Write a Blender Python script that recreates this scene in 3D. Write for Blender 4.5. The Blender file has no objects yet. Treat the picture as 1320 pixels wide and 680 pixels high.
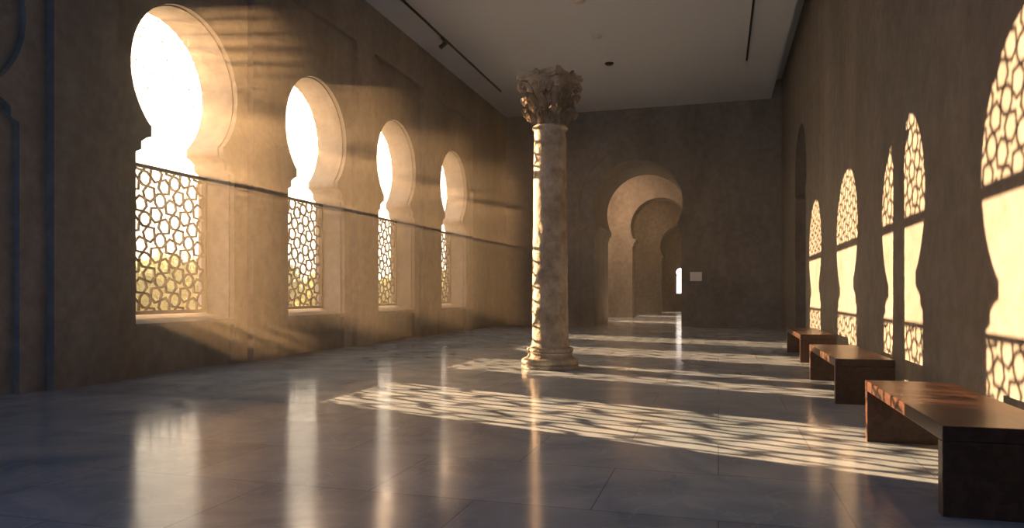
import bpy, bmesh, math, random
from mathutils import Vector, Matrix, noise
random.seed(7)
S=bpy.context.scene
COL=S.collection
S.view_settings.view_transform='Standard'
S.view_settings.look='None'
XL=-7.33; XR=1.93; YB=24.3; HC=7.33; YF=-6.0

# ------------------------------------------------------------------ materials
def newmat(name):
    m=bpy.data.materials.new(name); m.use_nodes=True
    nt=m.node_tree; b=nt.nodes['Principled BSDF']
    return m,nt,b
def N(nt,t,**k):
    n=nt.nodes.new(t)
    for a,v in k.items(): setattr(n,a,v)
    return n
def ramp(nt,stops):
    r=N(nt,'ShaderNodeValToRGB'); e=r.color_ramp.elements
    while len(e)<len(stops): e.new(.5)
    for i,(p,c) in enumerate(stops):
        e[i].position=p; e[i].color=(*c,1)
    return r
def plaster(name,dark,mid,light,rough=.85,bump=.25,scale=.6,fine=.75,fscale=5,fdark=.66,zs=.45):
    m,nt,b=newmat(name); L=nt.links.new
    tc=N(nt,'ShaderNodeTexCoord')
    mp=N(nt,'ShaderNodeMapping'); mp.inputs['Scale'].default_value=(1,1,zs)
    L(tc.outputs['Object'],mp.inputs['Vector'])
    n1=N(nt,'ShaderNodeTexNoise'); n1.inputs['Scale'].default_value=scale; n1.inputs['Detail'].default_value=9; n1.inputs['Roughness'].default_value=.62
    L(mp.outputs[0],n1.inputs['Vector'])
    r=ramp(nt,[(.3,dark),(.5,mid),(.72,light)])
    L(n1.outputs['Fac'],r.inputs[0])
    n2=N(nt,'ShaderNodeTexNoise'); n2.inputs['Scale'].default_value=fscale; n2.inputs['Detail'].default_value=10; n2.inputs['Roughness'].default_value=.7
    L(tc.outputs['Object'],n2.inputs['Vector'])
    mx=N(nt,'ShaderNodeMix',data_type='RGBA',blend_type='MULTIPLY'); mx.inputs[0].default_value=fine
    r2=ramp(nt,[(.3,(fdark,fdark*.97,fdark*.94)),(.62,(1.08,1.06,1.04))])
    L(n2.outputs['Fac'],r2.inputs[0])
    L(r.outputs[0],mx.inputs[6]); L(r2.outputs[0],mx.inputs[7])
    L(mx.outputs[2],b.inputs['Base Color'])
    b.inputs['Roughness'].default_value=rough
    n3=N(nt,'ShaderNodeTexNoise'); n3.inputs['Scale'].default_value=14; n3.inputs['Detail'].default_value=8
    L(tc.outputs['Object'],n3.inputs['Vector'])
    bp=N(nt,'ShaderNodeBump'); bp.inputs['Strength'].default_value=bump; bp.inputs['Distance'].default_value=.02
    L(n3.outputs['Fac'],bp.inputs['Height']); L(bp.outputs[0],b.inputs['Normal'])
    return m
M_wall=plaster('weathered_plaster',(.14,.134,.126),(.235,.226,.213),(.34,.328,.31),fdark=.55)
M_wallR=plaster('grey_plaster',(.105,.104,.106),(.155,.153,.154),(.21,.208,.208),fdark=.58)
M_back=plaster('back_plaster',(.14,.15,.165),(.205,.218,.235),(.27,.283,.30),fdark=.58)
M_ceil=plaster('ceiling_paint',(.50,.56,.66),(.51,.57,.67),(.52,.58,.68),bump=0,fine=0)
M_stone=plaster('aged_marble',(.20,.16,.12),(.42,.375,.30),(.60,.56,.48),rough=.7,bump=.6,scale=2.6,fine=.85,fscale=8,fdark=.5,zs=.7)
M_ground=plaster('dry_ground',(.25,.2,.12),(.35,.28,.17),(.42,.35,.22))

def floor_mat():
    m,nt,b=newmat('polished_marble_tiles'); L=nt.links.new
    tc=N(nt,'ShaderNodeTexCoord')
    br=N(nt,'ShaderNodeTexBrick'); br.offset=.5
    br.inputs['Scale'].default_value=1; br.inputs['Brick Width'].default_value=1.25
    br.inputs['Row Height'].default_value=.9; br.inputs['Mortar Size'].default_value=.004
    br.inputs['Color1'].default_value=(.86,.86,.86,1); br.inputs['Color2'].default_value=(1.06,1.06,1.06,1)
    br.inputs['Mortar'].default_value=(.55,.55,.56,1)
    L(tc.outputs['Object'],br.inputs['Vector'])
    n0=N(nt,'ShaderNodeTexNoise'); n0.inputs['Scale'].default_value=.9; n0.inputs['Detail'].default_value=7; n0.inputs['Distortion'].default_value=1.6
    L(tc.outputs['Object'],n0.inputs['Vector'])
    r=ramp(nt,[(.3,(.27,.37,.50)),(.5,(.40,.50,.64)),(.7,(.54,.63,.75))])
    L(n0.outputs['Fac'],r.inputs[0])
    nv=N(nt,'ShaderNodeTexNoise'); nv.inputs['Scale'].default_value=1.4; nv.inputs['Detail'].default_value=9; nv.inputs['Distortion'].default_value=2.5
    L(tc.outputs['Object'],nv.inputs['Vector'])
    rv=ramp(nt,[(.475,(0,0,0)),(.5,(1,1,1)),(.525,(0,0,0))])
    L(nv.outputs['Fac'],rv.inputs[0])
    mv=N(nt,'ShaderNodeMix',data_type='RGBA'); 
    mm=N(nt,'ShaderNodeMath',operation='MULTIPLY'); mm.inputs[1].default_value=.28
    L(rv.outputs[0],mm.inputs[0]); L(mm.outputs[0],mv.inputs[0])
    L(r.outputs[0],mv.inputs[6]); mv.inputs[7].default_value=(.68,.74,.80,1)
    mx=N(nt,'ShaderNodeMix',data_type='RGBA',blend_type='MULTIPLY'); mx.inputs[0].default_value=1
    L(mv.outputs[2],mx.inputs[6]); L(br.outputs['Color'],mx.inputs[7])
    L(mx.outputs[2],b.inputs['Base Color'])
    rr=N(nt,'ShaderNodeMapRange'); rr.inputs[1].default_value=.3; rr.inputs[2].default_value=.7; rr.inputs[3].default_value=.10; rr.inputs[4].default_value=.19
    L(nv.outputs['Fac'],rr.inputs[0]); L(rr.outputs[0],b.inputs['Roughness'])
    b.inputs['Specular IOR Level'].default_value=.4
    bp=N(nt,'ShaderNodeBump'); bp.inputs['Strength'].default_value=.15; bp.inputs['Distance'].default_value=.003; bp.invert=True
    L(br.outputs['Fac'],bp.inputs['Height']); L(bp.outputs[0],b.inputs['Normal'])
    return m
M_floor=floor_mat()
def wood():
    m,nt,b=newmat('dark_walnut_wood'); L=nt.links.new
    tc=N(nt,'ShaderNodeTexCoord'); mp=N(nt,'ShaderNodeMapping'); mp.inputs['Scale'].default_value=(14,1.2,14)
    L(tc.outputs['Object'],mp.inputs['Vector'])
    n=N(nt,'ShaderNodeTexNoise'); n.inputs['Scale'].default_value=1.5; n.inputs['Detail'].default_value=8; n.inputs['Distortion'].default_value=.6
    L(mp.outputs[0],n.inputs['Vector'])
    r=ramp(nt,[(.3,(.035,.017,.011)),(.5,(.06,.029,.018)),(.7,(.09,.045,.029))])
    L(n.outputs['Fac'],r.inputs[0]); L(r.outputs[0],b.inputs['Base Color'])
    b.inputs['Roughness'].default_value=.3
    return m
M_wood=wood()
def simple(name,c,rough=.5,metal=0):
    m,nt,b=newmat(name); L=nt.links.new
    n=N(nt,'ShaderNodeTexNoise'); n.inputs['Scale'].default_value=20
    r=ramp(nt,[(.3,tuple(x*.85 for x in c)),(.7,tuple(min(1,x*1.15) for x in c))])
    L(n.outputs['Fac'],r.inputs[0]); L(r.outputs[0],b.inputs['Base Color'])
    b.inputs['Roughness'].default_value=rough; b.inputs['Metallic'].default_value=metal
    return m
M_grille=simple('carved_dark_wood',(.05,.032,.022),.7)
M_metal=simple('black_metal',(.02,.02,.022),.4,.6)
M_white=simple('white_card',(.9,.92,.95),.6)
M_fix=simple('fixture_white',(.5,.49,.47),.5)
M_bark=simple('bark',(.09,.06,.035),.9)
def translucent(name,c,tw=1.0):
    m=bpy.data.materials.new(name); m.use_nodes=True; nt=m.node_tree
    b=nt.nodes['Principled BSDF']; nt.nodes.remove(b)
    o=nt.nodes['Material Output']
    t=N(nt,'ShaderNodeBsdfTranslucent'); t.inputs[0].default_value=(*c,1)
    d=N(nt,'ShaderNodeBsdfDiffuse'); d.inputs[0].default_value=(*c,1)
    mx=N(nt,'ShaderNodeMixShader'); mx.inputs[0].default_value=tw
    nt.links.new(d.outputs[0],mx.inputs[1]); nt.links.new(t.outputs[0],mx.inputs[2]); nt.links.new(mx.outputs[0],o.inputs[0])
    return m
M_shadow_lattice=translucent('shadow_lattice_translucent',(.99,.99,.99),.95)  # for the added lattice: glows like the sky but still casts shadow
M_leaf=translucent('foliage',(.50,.54,.30),.55)

# ------------------------------------------------------------------ helpers
def obj_from_bm(bm,name,mat,parent=None,smooth=False):
    bmesh.ops.recalc_face_normals(bm,faces=bm.faces[:])
    me=bpy.data.meshes.new(name); bm.to_mesh(me); bm.free()
    o=bpy.data.objects.new(name,me); COL.objects.link(o)
    if mat: me.materials.append(mat)
    if smooth:
        for p in me.polygons: p.use_smooth=True
    if parent: o.parent=parent
    return o
def box(bm,x0,x1,y0,y1,z0,z1,bev=0):
    vs=[bm.verts.new((x,y,z)) for x in (x0,x1) for y in (y0,y1) for z in (z0,z1)]
    idx=[(0,1,3,2),(4,6,7,5),(0,4,5,1),(2,3,7,6),(0,2,6,4),(1,5,7,3)]
    fs=[bm.faces.new([vs[i] for i in f]) for f in idx]
    if bev:
        es=list({e for f in fs for e in f.edges})
        bmesh.ops.bevel(bm,geom=es,offset=bev,segments=2,affect='EDGES',profile=.5)
    return vs
def slab(bm,outer,holes,w0,w1,axis):
    cu=bpy.data.curves.new('tmp','CURVE'); cu.dimensions='2D'; cu.fill_mode='BOTH'
    cu.extrude=abs(w1-w0)/2
    for lp in [outer]+holes:
        s=cu.splines.new('POLY'); s.points.add(len(lp)-1)
        for i,(u,v) in enumerate(lp): s.points[i].co=(u,v,0,1)
        s.use_cyclic_u=True
    o=bpy.data.objects.new('tmp',cu); COL.objects.link(o)
    dg=bpy.context.evaluated_depsgraph_get(); dg.update()
    me=bpy.data.meshes.new_from_object(o.evaluated_get(dg))
    c=(w0+w1)/2
    for v in me.vertices:
        u,vv,w=v.co
        v.co=(w+c,u,vv) if axis=='X' else (u,w+c,vv)
    if axis=='Y': me.flip_normals()
    bm.from_mesh(me)
    bpy.data.objects.remove(o); bpy.data.curves.remove(cu); bpy.data.meshes.remove(me)
def rect(u0,u1,v0,v1): return [(u0,v0),(u1,v0),(u1,v1),(u0,v1)]
def horseshoe(cu,hw,z0,zi,zi2,hi,r,cz,n=48):
    h=zi2-zi
    right=[(hw,z0),(hw,zi),(hw-(hw-hi)*.35,zi+h*.12),(hw-(hw-hi)*.35,zi+h*.38),(hw-(hw-hi)*.7,zi+h*.55),(hi,zi+h*.62),(hi,zi2)]
    a0=math.atan2(zi2-cz, math.sqrt(max(0,r*r-(zi2-cz)**2)))
    pts=[]
    for i in range(n+1):
        a=a0+(math.pi-2*a0)*i/n
        pts.append((r*math.cos(a),cz+r*math.sin(a)))
    left=[(-x,z) for x,z in reversed(right)]
    return [(cu+x,z) for x,z in right+pts+left]

# ------------------------------------------------------------------ room shell
WY=[8.6,12.05,15.55,19.35]           # main hall windows
WY2=[29.9,36.9,44.0]                 # windows of the rooms beyond
SILL=.81; GT=2.93; SF=.70
def win_hole(y,z0=SILL): return horseshoe(y,.96,z0,2.98,3.36,.70,1.05,4.13)
bm=bmesh.new()
Y0=YF-.4; Y1=50.5
slab(bm,rect(Y0,Y1,-.3,HC+.6),[win_hole(y,SF-.06) for y in WY+WY2],-7.98,XL-.08,'X')
slab(bm,rect(Y0,Y1,-.3,HC+.6),[horseshoe(y,.99,-.1,2.96,3.36,.72,1.07,4.13) for y in [5.0]+WY+WY2],XL-.08,XL,'X')
bays=[rect(y-1.38,y+1.32,-.1,6.35) for y in [5.0]+WY]
slab(bm,rect(Y0,YB+1,-.3,HC+.6),bays,XL,XL+.11,'X')
for y in WY+WY2:   # sills, sloped down to the room, shaped to let the sun in lower
    vs=box(bm,-8.02,XL+.01,y-.985,y+.985,SF-.08,SILL)
    for v in vs:
        if v.co.x>-7.9 and v.co.z>SF: v.co.z=SF
obj_from_bm(bm,'wall_left',M_wall)

bm=bmesh.new()
door_h=horseshoe(18.8,1.15,-.1,3.3,3.6,1.0,1.25,4.0)
slab(bm,rect(Y0,Y1,-.3,HC+1.2),[door_h],XR,XR+.7,'X')
box(bm,XR+2.5,XR+2.7,15,23,-.3,7.5); box(bm,XR+.7,XR+2.7,15,15.2,-.3,7.5); box(bm,XR+.7,XR+2.7,22.8,23,-.3,7.5); box(bm,XR+.6,XR+2.7,15,23,6.5,6.7)
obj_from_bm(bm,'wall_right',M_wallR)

bm=bmesh.new()
archA=horseshoe(-2.64,1.46,-.1,3.1,3.42,1.33,1.5,4.13)
slab(bm,rect(-8,2.6,-.3,HC+1.2),[archA],YB,YB+3.3,'Y')
slab(bm,rect(-7.9,2.5,-.3,HC+1.2),[horseshoe(-2.64,1.92,-.1,3.1,3.42,1.75,1.95,4.13)],YB-.05,YB,'Y')
obj_from_bm(bm,'wall_back',M_back)
bm=bmesh.new()
slab(bm,rect(-8,2.6,-.3,HC+1.2),[horseshoe(-2.57,1.22,-.1,3.25,3.6,1.08,1.3,4.15)],33,34.1,'Y')
obj_from_bm(bm,'wall_second_room',M_wall)
bm=bmesh.new()
slab(bm,rect(-8,2.6,-.3,HC+1.2),[horseshoe(-1.95,1.08,-.1,2.9,3.2,.95,1.12,3.7)],40,40.9,'Y')
obj_from_bm(bm,'wall_third_room',M_wall)
bm=bmesh.new()
slab(bm,rect(-8,2.6,-.3,HC+1.2),[horseshoe(-2.42,.25,1.1,2.2,2.3,.22,.28,2.5)],48,48.6,'Y')
obj_from_bm(bm,'wall_far_end',M_wall)
bm=bmesh.new()
slab(bm,rect(-8,2.6,-.3,HC+1.2),[rect(-5.6,-3.4,.3,6.2),rect(-2.6,-.4,.3,6.2)],YF-.4,YF,'Y')
obj_from_bm(bm,'wall_front',M_wallR)
bm=bmesh.new(); box(bm,-8,4.7,Y0,Y1,-.3,0); obj_from_bm(bm,'floor',M_floor)
bm=bmesh.new()
box(bm,-7.98,1.62,Y0,YB+.5,HC,HC+.25)
box(bm,-8.0,2.7,Y0,Y1,HC+.6,HC+.9)
box(bm,-7.98,2.6,YB+.3,Y1,HC-.3,HC+.7)
obj_from_bm(bm,'ceiling',M_ceil)

# ------------------------------------------------------------------ lattice (Cairo pentagon tiling, Hankin stars)
def hankin(u0,u1,v0,v1,unit,ang=math.radians(63)):
    c=.274
    base=[(0,0),(1-c,-c),(1+c,c),(1,1),(c,1-c)]
    segs=[]
    n=int(max(u1-u0,v1-v0)/unit/2)+3
    mu,mv=(u0+u1)/2,(v0+v1)/2
    for i in range(-n,n+1):
        for j in range(-n,n+1):
            for k in range(4):
                R=Matrix.Rotation(k*math.pi/2,2)
                P=[(R@Vector(p)+Vector((2*i,2*j)))*unit+Vector((mu,mv)) for p in base]
                ctr=sum(P,Vector((0,0)))/5
                if not(u0-unit<ctr.x<u1+unit and v0-unit<ctr.y<v1+unit): continue
                mids=[(P[q]+P[(q+1)%5])/2 for q in range(5)]
                for q in range(5):
                    a=mids[q]; b=mids[(q+1)%5]
                    e1=(P[(q+1)%5]-P[q]).normalized(); e2=(P[(q+2)%5]-P[(q+1)%5]).normalized()
                    d1=Matrix.Rotation(ang,2)@e1
                    d2=Matrix.Rotation(-ang,2)@(-e2)
                    den=d1.x*d2.y-d1.y*d2.x
                    if abs(den)<1e-6: continue
                    t=((b-a).x*d2.y-(b-a).y*d2.x)/den
                    X=a+d1*t
                    segs.append((a,X)); segs.append((X,b))
    return segs
def clip(a,b,inside):
    ia,ib=inside(a),inside(b)
    if ia and ib: return a,b
    if not ia and not ib: return None
    p,q=(a,b) if ia else (b,a)
    lo,hi=0,1
    for _ in range(12):
        m=(lo+hi)/2
        if inside(p.lerp(q,m)): lo=m
        else: hi=m
    return p,p.lerp(q,lo)
def bars(bm,segs,w,x0,x1,st=.0006):
    for k,(a,b) in enumerate(segs):
        d=b-a
        if d.length<.004: continue
        o=(k%5)*st
        d.normalize(); n=Vector((-d.y,d.x))*w/2; a=a-d*w*.35; b=b+d*w*.35
        q=[a-n,b-n,b+n,a+n]
        f0=[bm.verts.new((x0-o,p.x,p.y)) for p in q]; f1=[bm.verts.new((x1+o,p.x,p.y)) for p in q]
        bm.faces.new(f0[::-1]); bm.faces.new(f1)
        for i in range(4): bm.faces.new((f0[i],f0[(i+1)%4],f1[(i+1)%4],f1[i]))
hw=.955
sg=[]
for a,b in hankin(-hw,hw,SILL,GT,.29):
    r=clip(a,b,lambda p:abs(p.x)<hw-.03 and SILL+.04<p.y<GT-.04)
    if r: sg.append(r)
bm=bmesh.new(); bars(bm,sg,.032,-7.855,-7.835)
me_l=bpy.data.meshes.new('lattice'); bmesh.ops.recalc_face_normals(bm,faces=bm.faces[:]); bm.to_mesh(me_l); bm.free(); me_l.materials.append(M_grille)
bm=bmesh.new()
for a in [(-hw,-hw+.05,SILL,GT),(hw-.05,hw,SILL,GT)]: box(bm,-7.88,-7.80,a[0],a[1],a[2]-.01,a[3],.006)
for z in [(SILL-.01,SILL+.045),(GT-.045,GT)]: box(bm,-7.875,-7.805,-hw,hw,z[0],z[1],.006)
me_f=bpy.data.meshes.new('frame'); bmesh.ops.recalc_face_normals(bm,faces=bm.faces[:]); bm.to_mesh(me_f); bm.free(); me_f.materials.append(M_grille)
# added translucent lattice in the arch crown, patterns the sun on the right wall
R=1.05; ZB=4.02
sg=[]
for a,b in hankin(-R,R,ZB,5.2,.28):
    r=clip(a,b,lambda p:p.y>ZB and (p.x**2+(p.y-4.13)**2)<(R-.01)**2)
    if r: sg.append(r)
bm=bmesh.new(); bars(bm,sg,.036,-7.975,-7.972,.0002)
box(bm,-7.978,-7.969,-R+.01,R-.01,ZB-.06,ZB+.06)
me_t=bpy.data.meshes.new('shadow_lattice'); bmesh.ops.recalc_face_normals(bm,faces=bm.faces[:]); bm.to_mesh(me_t); bm.free(); me_t.materials.append(M_shadow_lattice)
for i,y in enumerate(WY+WY2):
    e=bpy.data.objects.new('window_%d'%(i+1),None); COL.objects.link(e); e.location=(0,y,0)
    for nm,me in (('grille_lattice',me_l),('grille_frame',me_f),('added_shadow_lattice',me_t)):
        o=bpy.data.objects.new(nm,me); COL.objects.link(o); o.parent=e

# ------------------------------------------------------------------ column
def lathe(bm,prof,n=64,seg_noise=0):
    rings=[]
    for r,z in prof:
        rings.append([bm.verts.new((r*math.cos(2*math.pi*i/n),r*math.sin(2*math.pi*i/n),z)) for i in range(n)])
    for a,b in zip(rings,rings[1:]):
        for i in range(n): bm.faces.new((a[i],a[(i+1)%n],b[(i+1)%n],b[i]))
    bm.faces.new(rings[0][::-1]); bm.faces.new(rings[-1])
def tor(cz,cr,r,a0,a1,n=8):
    return [(cr+r*math.cos(math.radians(a0+(a1-a0)*i/n)),cz+r*math.sin(math.radians(a0+(a1-a0)*i/n))) for i in range(n+1)]
bm=bmesh.new()
prof=[(.41,0),(.425,.01),(.425,.05)]+tor(.10,.375,.05,-70,80)+[(.36,.155)]+tor(.20,.36,.035,-160,-250,4)+[(.325,.24)]+tor(.272,.315,.032,-80,85)+[(.30,.31),(.29,.325),(.275,.36)]
zs=[.36+i*(3.50-.36)/60 for i in range(61)]
for i,z in enumerate(zs[1:]):
    t=(z-.36)/3.14
    prof.append((.268-.032*t**1.3,z))
prof+=[(.25,3.515)]+tor(3.545,.245,.025,-80,80,6)+[(.24,3.58)]
lathe(bm,prof,80)
for v in bm.verts:
    p=v.co; rr=math.hypot(p.x,p.y)
    if rr>.05:
        k=noise.noise(p*3)*.006+noise.noise(p*11)*.004+max(0,noise.noise(p*6+Vector((4,2,1)))-.3)*-.035
        v.co.x+=p.x/rr*k; v.co.y+=p.y/rr*k
# capital
CZ=3.56; CH=.70
def bell(t): return .225+.03*t+.10*max(0,t)**3
lathe(bm,[(bell(i/14),CZ+CH*i/14) for i in range(15)],48)
def leaf(bm,ang,z0,h,w,rc,lean):
    nu,nv=14,26; g=[]
    for j in range(nv+1):
        t=j/nv; row=[]
        if t<.68:
            s=t/.68; zz=z0+h*s; base=bell((zz-CZ)/CH)+.03+lean*s**2
        else:
            ph=(t-.68)/.32*math.radians(215)
            zz=z0+h+rc*math.sin(ph)*1.1; base=bell((z0+h-CZ)/CH)+.03+lean+rc*(1-math.cos(ph))
        lob=.74+.26*abs(math.sin(t*math.pi*4+.3))
        ww=w*(1-.22*t)*lob*(1 if t<.8 else max(.25,1-((t-.8)/.2)**2*.7))
        for i in range(nu+1):
            u=i/nu*2-1
            rad=base-.045*u*u*(1-.5*t)+.010*math.cos(u*math.pi*5)+(.016 if i==nu//2 else 0)
            a=ang+u*ww/2/.3
            dz=-.035*abs(u)**1.5*t+.012*math.cos(u*math.pi*3)*t
            row.append(bm.verts.new((rad*math.cos(a),rad*math.sin(a),zz+dz)))
        g.append(row)
    fs=[]
    for j in range(nv):
        for i in range(nu): fs.append(bm.faces.new((g[j][i],g[j][i+1],g[j+1][i+1],g[j+1][i])))
    bmesh.ops.solidify(bm,geom=fs,thickness=.016)
CA=math.radians(16.13)+math.radians(10)
for k in range(8): leaf(bm,CA+(k+.5)*math.pi/4,CZ+.12,.29,.20,.045,.045)
for k in range(8): leaf(bm,CA+k*math.pi/4,CZ+.0,.20,.22,.047,.05)
def tube(bm,pts,rads,flat=1.0,n=8):
    rings=[]
    for i,p in enumerate(pts):
        d=(pts[min(i+1,len(pts)-1)]-pts[max(i-1,0)]).normalized()
        side=Vector((-p.y,p.x,0)).normalized()
        side=(side-d*side.dot(d)).normalized(); up=d.cross(side)
        rings.append([bm.verts.new(p+(side*math.cos(2*math.pi*q/n)*flat+up*math.sin(2*math.pi*q/n))*rads[i]) for q in range(n)])
    for a,b in zip(rings,rings[1:]):
        for i in range(n): bm.faces.new((a[i],a[(i+1)%n],b[(i+1)%n],b[i]))
    bm.faces.new(rings[0]); bm.faces.new(rings[-1][::-1])
for k in range(4):
    a=CA+k*math.pi/2; dr=Vector((math.cos(a),math.sin(a),0))
    for off in (-.33,.33):
        pts=[];rd=[]
        for i in range(16):
            t=i/15; aa=a+off*(1-t)*1.2
            rad=.28+.13*t**2.2
            pts.append(Vector((math.cos(aa)*rad,math.sin(aa)*rad,CZ+.34+.29*math.sin(t*math.pi/2)))); rd.append(.016+.017*t)
        tube(bm,pts,rd,1.4)
    c=dr*.415+Vector((0,0,CZ+.575)); pts=[];rd=[]
    for i in range(46):
        t=i/45; th=math.pi*.62-t*math.pi*3.8; rr=.075*(1-t*.85)
        pts.append(c+dr*rr*math.cos(th)+Vector((0,0,rr*math.sin(th)))); rd.append(.018*(1-.35*t))
    tube(bm,pts,rd,2.6)
    am=a+math.pi/4
    dm=Vector((math.cos(am),math.sin(am),0)); sd=Vector((-dm.y,dm.x,0))
    for s in (-1,1):
        pts=[];rd=[]
        for i in range(24):
            t=i/23; th=-math.pi*.3+t*math.pi*2.6; rr=.05*(1-t*.75)
            pts.append(dm*.335+sd*s*(.065-rr*math.cos(th))+Vector((0,0,CZ+.58+rr*math.sin(th)))); rd.append(.012)
        tube(bm,pts,rd,1)
    for q in range(5):
        th=q*math.pi*.4+.3; p=dm*.385+sd*.036*math.cos(th)+Vector((0,0,CZ+.725+.036*math.sin(th)))
        bmesh.ops.create_icosphere(bm,subdivisions=2,radius=.026,matrix=Matrix.Translation(p))
def abacus(bm,s,z0,z1,conc):
    lp=[]
    for k in range(4):
        a=CA+k*math.pi/2
        c0=Vector((math.cos(a),math.sin(a)))*s; c1=Vector((math.cos(a+math.pi/2),math.sin(a+math.pi/2)))*s
        e=(c1-c0); inn=-(c0+c1).normalized()
        for i in range(13):
            t=.06+.88*i/12
            lp.append(c0+e*t+inn*conc*(math.sin((t-.06)/.88*math.pi)))
    b=[bm.verts.new((p.x,p.y,z0)) for p in lp]; t_=[bm.verts.new((p.x,p.y,z1)) for p in lp]
    bm.faces.new(b[::-1]); bm.faces.new(t_)
    for i in range(len(lp)): bm.faces.new((b[i],b[(i+1)%len(lp)],t_[(i+1)%len(lp)],t_[i]))
abacus(bm,.49,CZ+.665,CZ+.70,.055); abacus(bm,.53,CZ+.70,CZ+.75,.06); abacus(bm,.505,CZ+.748,CZ+.785,.06)
for v in bm.verts:
    if v.co.z>CZ+.02:
        p=v.co.copy(); v.co+=noise.noise_vector(p*8)*.008+noise.noise_vector(p*30)*.002
col=obj_from_bm(bm,'column',M_stone)
col.location=(-2.40,10.34,0)
for p in col.data.polygons: p.use_smooth=True
md=col.modifiers.new('edge','EDGE_SPLIT'); md.split_angle=math.radians(38)

# ------------------------------------------------------------------ benches
def bench(x0,x1,y0,y1):
    w,l=x1-x0,y1-y0; h=.45; t=.075
    bm=bmesh.new()
    box(bm,-w/2,w/2,-l/2,l/2,h-t,h,.005)
    box(bm,-w/2+.001,w/2-.001,-l/2+.001,-l/2+t,0,h-t-.002,.004)
    box(bm,-w/2+.001,w/2-.001,l/2-t,l/2-.001,0,h-t-.002,.004)
    box(bm,-w/2+.06,w/2-.06,-l/2+t,l/2-t,h-t-.04,h-t,.002)
    o=obj_from_bm(bm,'bench',M_wood); o.location=((x0+x1)/2,(y0+y1)/2,0)
bench(1.06,1.64,3.97,5.9); bench(1.12,1.66,7.74,9.85); bench(1.25,1.76,12.2,14.5)

# ------------------------------------------------------------------ ceiling fixtures
def track(x,y0,y1,spots):
    bm=bmesh.new(); box(bm,x-.022,x+.022,y0,y1,HC-.04,HC-.001,.004)
    for y in spots:
        box(bm,x-.03,x+.03,y-.09,y+.09,HC-.075,HC-.035,.004)
        bmesh.ops.create_cone(bm,cap_ends=True,segments=12,radius1=.012,radius2=.012,depth=.12,matrix=Matrix.Translation((x,y,HC-.12)))
        Mx=Matrix.Translation((x,y,HC-.2))@Matrix.Rotation(math.radians(55),4,'Y')
        bmesh.ops.create_cone(bm,cap_ends=True,segments=24,radius1=.055,radius2=.045,depth=.2,matrix=Mx)
    obj_from_bm(bm,'track_light',M_metal)
track(-6.43,4,21,[16.2]); track(.72,4,20,[13.3,5])
for y in (15.0,17.2,19.3):
    bm=bmesh.new()
    lathe(bm,[(.06,-.055),(.085,-.05),(.10,-.03),(.12,-.02),(.125,0)],32)
    o=obj_from_bm(bm,'smoke_detector',M_metal if y>18 else M_fix,smooth=True); o.location=(-2.84,y,HC)
# wall label
bm=bmesh.new(); box(bm,-.19,.19,-.012,0,-.15,.15,.004)
o=obj_from_bm(bm,'wall_label',M_white); o.location=(-.71,YB-.05,1.66)
# added fill lamps with fixtures, to brighten the rooms beyond
for (x,y,e) in ((-4.6,30.4,300),(-3.5,37,60)):
    bm=bmesh.new(); lathe(bm,[(.3,-.06),(.34,-.05),(.36,-.02),(.36,0)],32)
    o=obj_from_bm(bm,'fill_lamp',M_fix,smooth=True); o.location=(x,y,HC-.3)
    al=bpy.data.lights.new('fill_light','AREA'); al.shape='DISK'; al.size=.6; al.energy=e; al.color=(1,.56,.30)
    ao=bpy.data.objects.new('fill_light',al); COL.objects.link(ao); ao.parent=o; ao.location=(0,0,-.08)

# ------------------------------------------------------------------ outside
bm=bmesh.new(); box(bm,-120,-8.03,-60,160,-.9,-.6); obj_from_bm(bm,'ground',M_ground)
bm=bmesh.new(); rnd=random.Random(3)
for i in range(7000):
    while True:
        p=Vector([rnd.uniform(-1,1) for _ in range(3)])
        if .45<p.length<1: break
    q=Vector((p.x*1.7,p.y*2.0,p.z*1.25+1.55)); q+=noise.noise_vector(p*2.2)*.5
    n=(p.normalized()+Vector([rnd.uniform(-.8,.8) for _ in range(3)])).normalized()
    t=n.orthogonal().normalized(); b=n.cross(t); s=rnd.uniform(.07,.14)
    vs=[bm.verts.new(q+t*s),bm.verts.new(q+b*s*.5),bm.verts.new(q-t*s),bm.verts.new(q-b*s*.5)]
    bm.faces.new(vs)
me_tree=bpy.data.meshes.new('shrub'); bm.to_mesh(me_tree); bm.free(); me_tree.materials.append(M_leaf)
bm=bmesh.new()
bmesh.ops.create_cone(bm,cap_ends=True,segments=10,radius1=.16,radius2=.08,depth=1.6,matrix=Matrix.Translation((0,0,.8)))
for k in range(5):
    a=k*1.26; bmesh.ops.create_cone(bm,cap_ends=True,segments=6,radius1=.06,radius2=.02,depth=1.3,matrix=Matrix.Translation((.35*math.cos(a),.35*math.sin(a),1.6))@Matrix.Rotation(a,4,'Z')@Matrix.Rotation(.6,4,'Y'))
me_tr=bpy.data.meshes.new('trunk'); bm.to_mesh(me_tr); bm.free(); me_tr.materials.append(M_bark)
for i in range(17):
    e=bpy.data.objects.new('olive_tree',None); COL.objects.link(e)
    y=12+i*3.9; e.location=(-21-rnd.uniform(0,3)-(i*.25),y,-.6); e.rotation_euler=(0,0,rnd.uniform(0,6)); s=rnd.uniform(.8,1.45); e.scale=(s,s,s)
    for nm,me in (('foliage',me_tree),('trunk',me_tr)):
        o=bpy.data.objects.new(nm,me); COL.objects.link(o); o.parent=e

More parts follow.
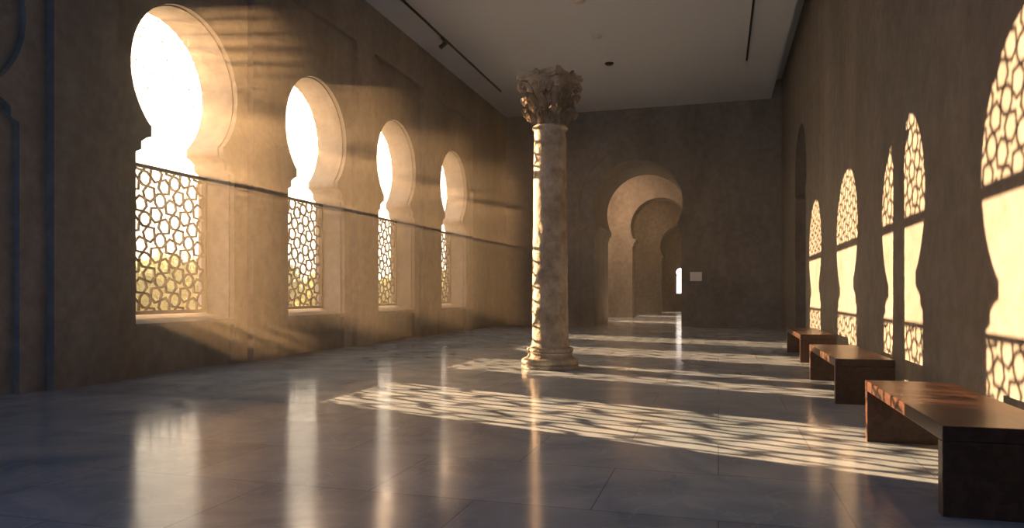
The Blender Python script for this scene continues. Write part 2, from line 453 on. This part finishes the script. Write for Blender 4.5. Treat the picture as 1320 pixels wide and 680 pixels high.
# ------------------------------------------------------------------ dusty air
def haze(x0,x1,y0,y1,z1,den,g):
    bm=bmesh.new(); box(bm,x0,x1,y0,y1,.01,z1)
    hz=obj_from_bm(bm,'dust_haze',None)
    m=bpy.data.materials.new('dust_haze'); m.use_nodes=True; nt=m.node_tree
    nt.nodes.remove(nt.nodes['Principled BSDF'])
    v=N(nt,'ShaderNodeVolumeScatter'); v.inputs['Color'].default_value=(1,.90,.72,1); v.inputs['Density'].default_value=den; v.inputs['Anisotropy'].default_value=g
    nt.links.new(v.outputs[0],nt.nodes['Material Output'].inputs['Volume'])
    hz.data.materials.append(m)
haze(-7.97,1.92,-5.9,24.2,7.32,.003,.65)
haze(-7.96,-5.2,5.5,23.5,7.0,.034,.76)

# ------------------------------------------------------------------ light
travel=Vector((1,-.345,-.218))
sl=bpy.data.lights.new('sun','SUN'); sl.energy=42; sl.color=(1,.57,.265); sl.angle=math.radians(.25)
so=bpy.data.objects.new('sun',sl); COL.objects.link(so); so.rotation_euler=travel.to_track_quat('-Z','Y').to_euler(); so.location=(-30,15,12)
w=bpy.data.worlds.new('sky'); S.world=w; w.use_nodes=True; nt=w.node_tree; L=nt.links.new
bg=nt.nodes['Background']
tc=N(nt,'ShaderNodeTexCoord'); dt=N(nt,'ShaderNodeVectorMath',operation='DOT_PRODUCT'); dt.inputs[1].default_value=tuple((-travel).normalized())
L(tc.outputs['Generated'],dt.inputs[0])
r=ramp(nt,[(0,(.24,.44,.80)),(.45,(.24,.44,.80)),(.72,(.90,.74,.60)),(.9,(1,.82,.60)),(1,(1,.88,.65))])
mr=N(nt,'ShaderNodeMapRange'); mr.inputs[1].default_value=-1; mr.inputs[2].default_value=1
L(dt.outputs['Value'],mr.inputs[0]); L(mr.outputs[0],r.inputs[0]); L(r.outputs[0],bg.inputs[0])
ms=N(nt,'ShaderNodeMapRange'); ms.inputs[1].default_value=0; ms.inputs[2].default_value=1; ms.inputs[3].default_value=2.5; ms.inputs[4].default_value=3.8
L(dt.outputs['Value'],ms.inputs[0]); L(ms.outputs[0],bg.inputs[1])

# ------------------------------------------------------------------ camera
c=bpy.data.cameras.new('camera'); c.sensor_width=36; c.sensor_fit='HORIZONTAL'; c.lens=920/1320*36; c.shift_y=38/1320
c.clip_end=400
co=bpy.data.objects.new('camera',c); COL.objects.link(co); co.location=(0,0,1.1); co.rotation_euler=(math.pi/2,0,math.radians(16.13))
S.camera=co
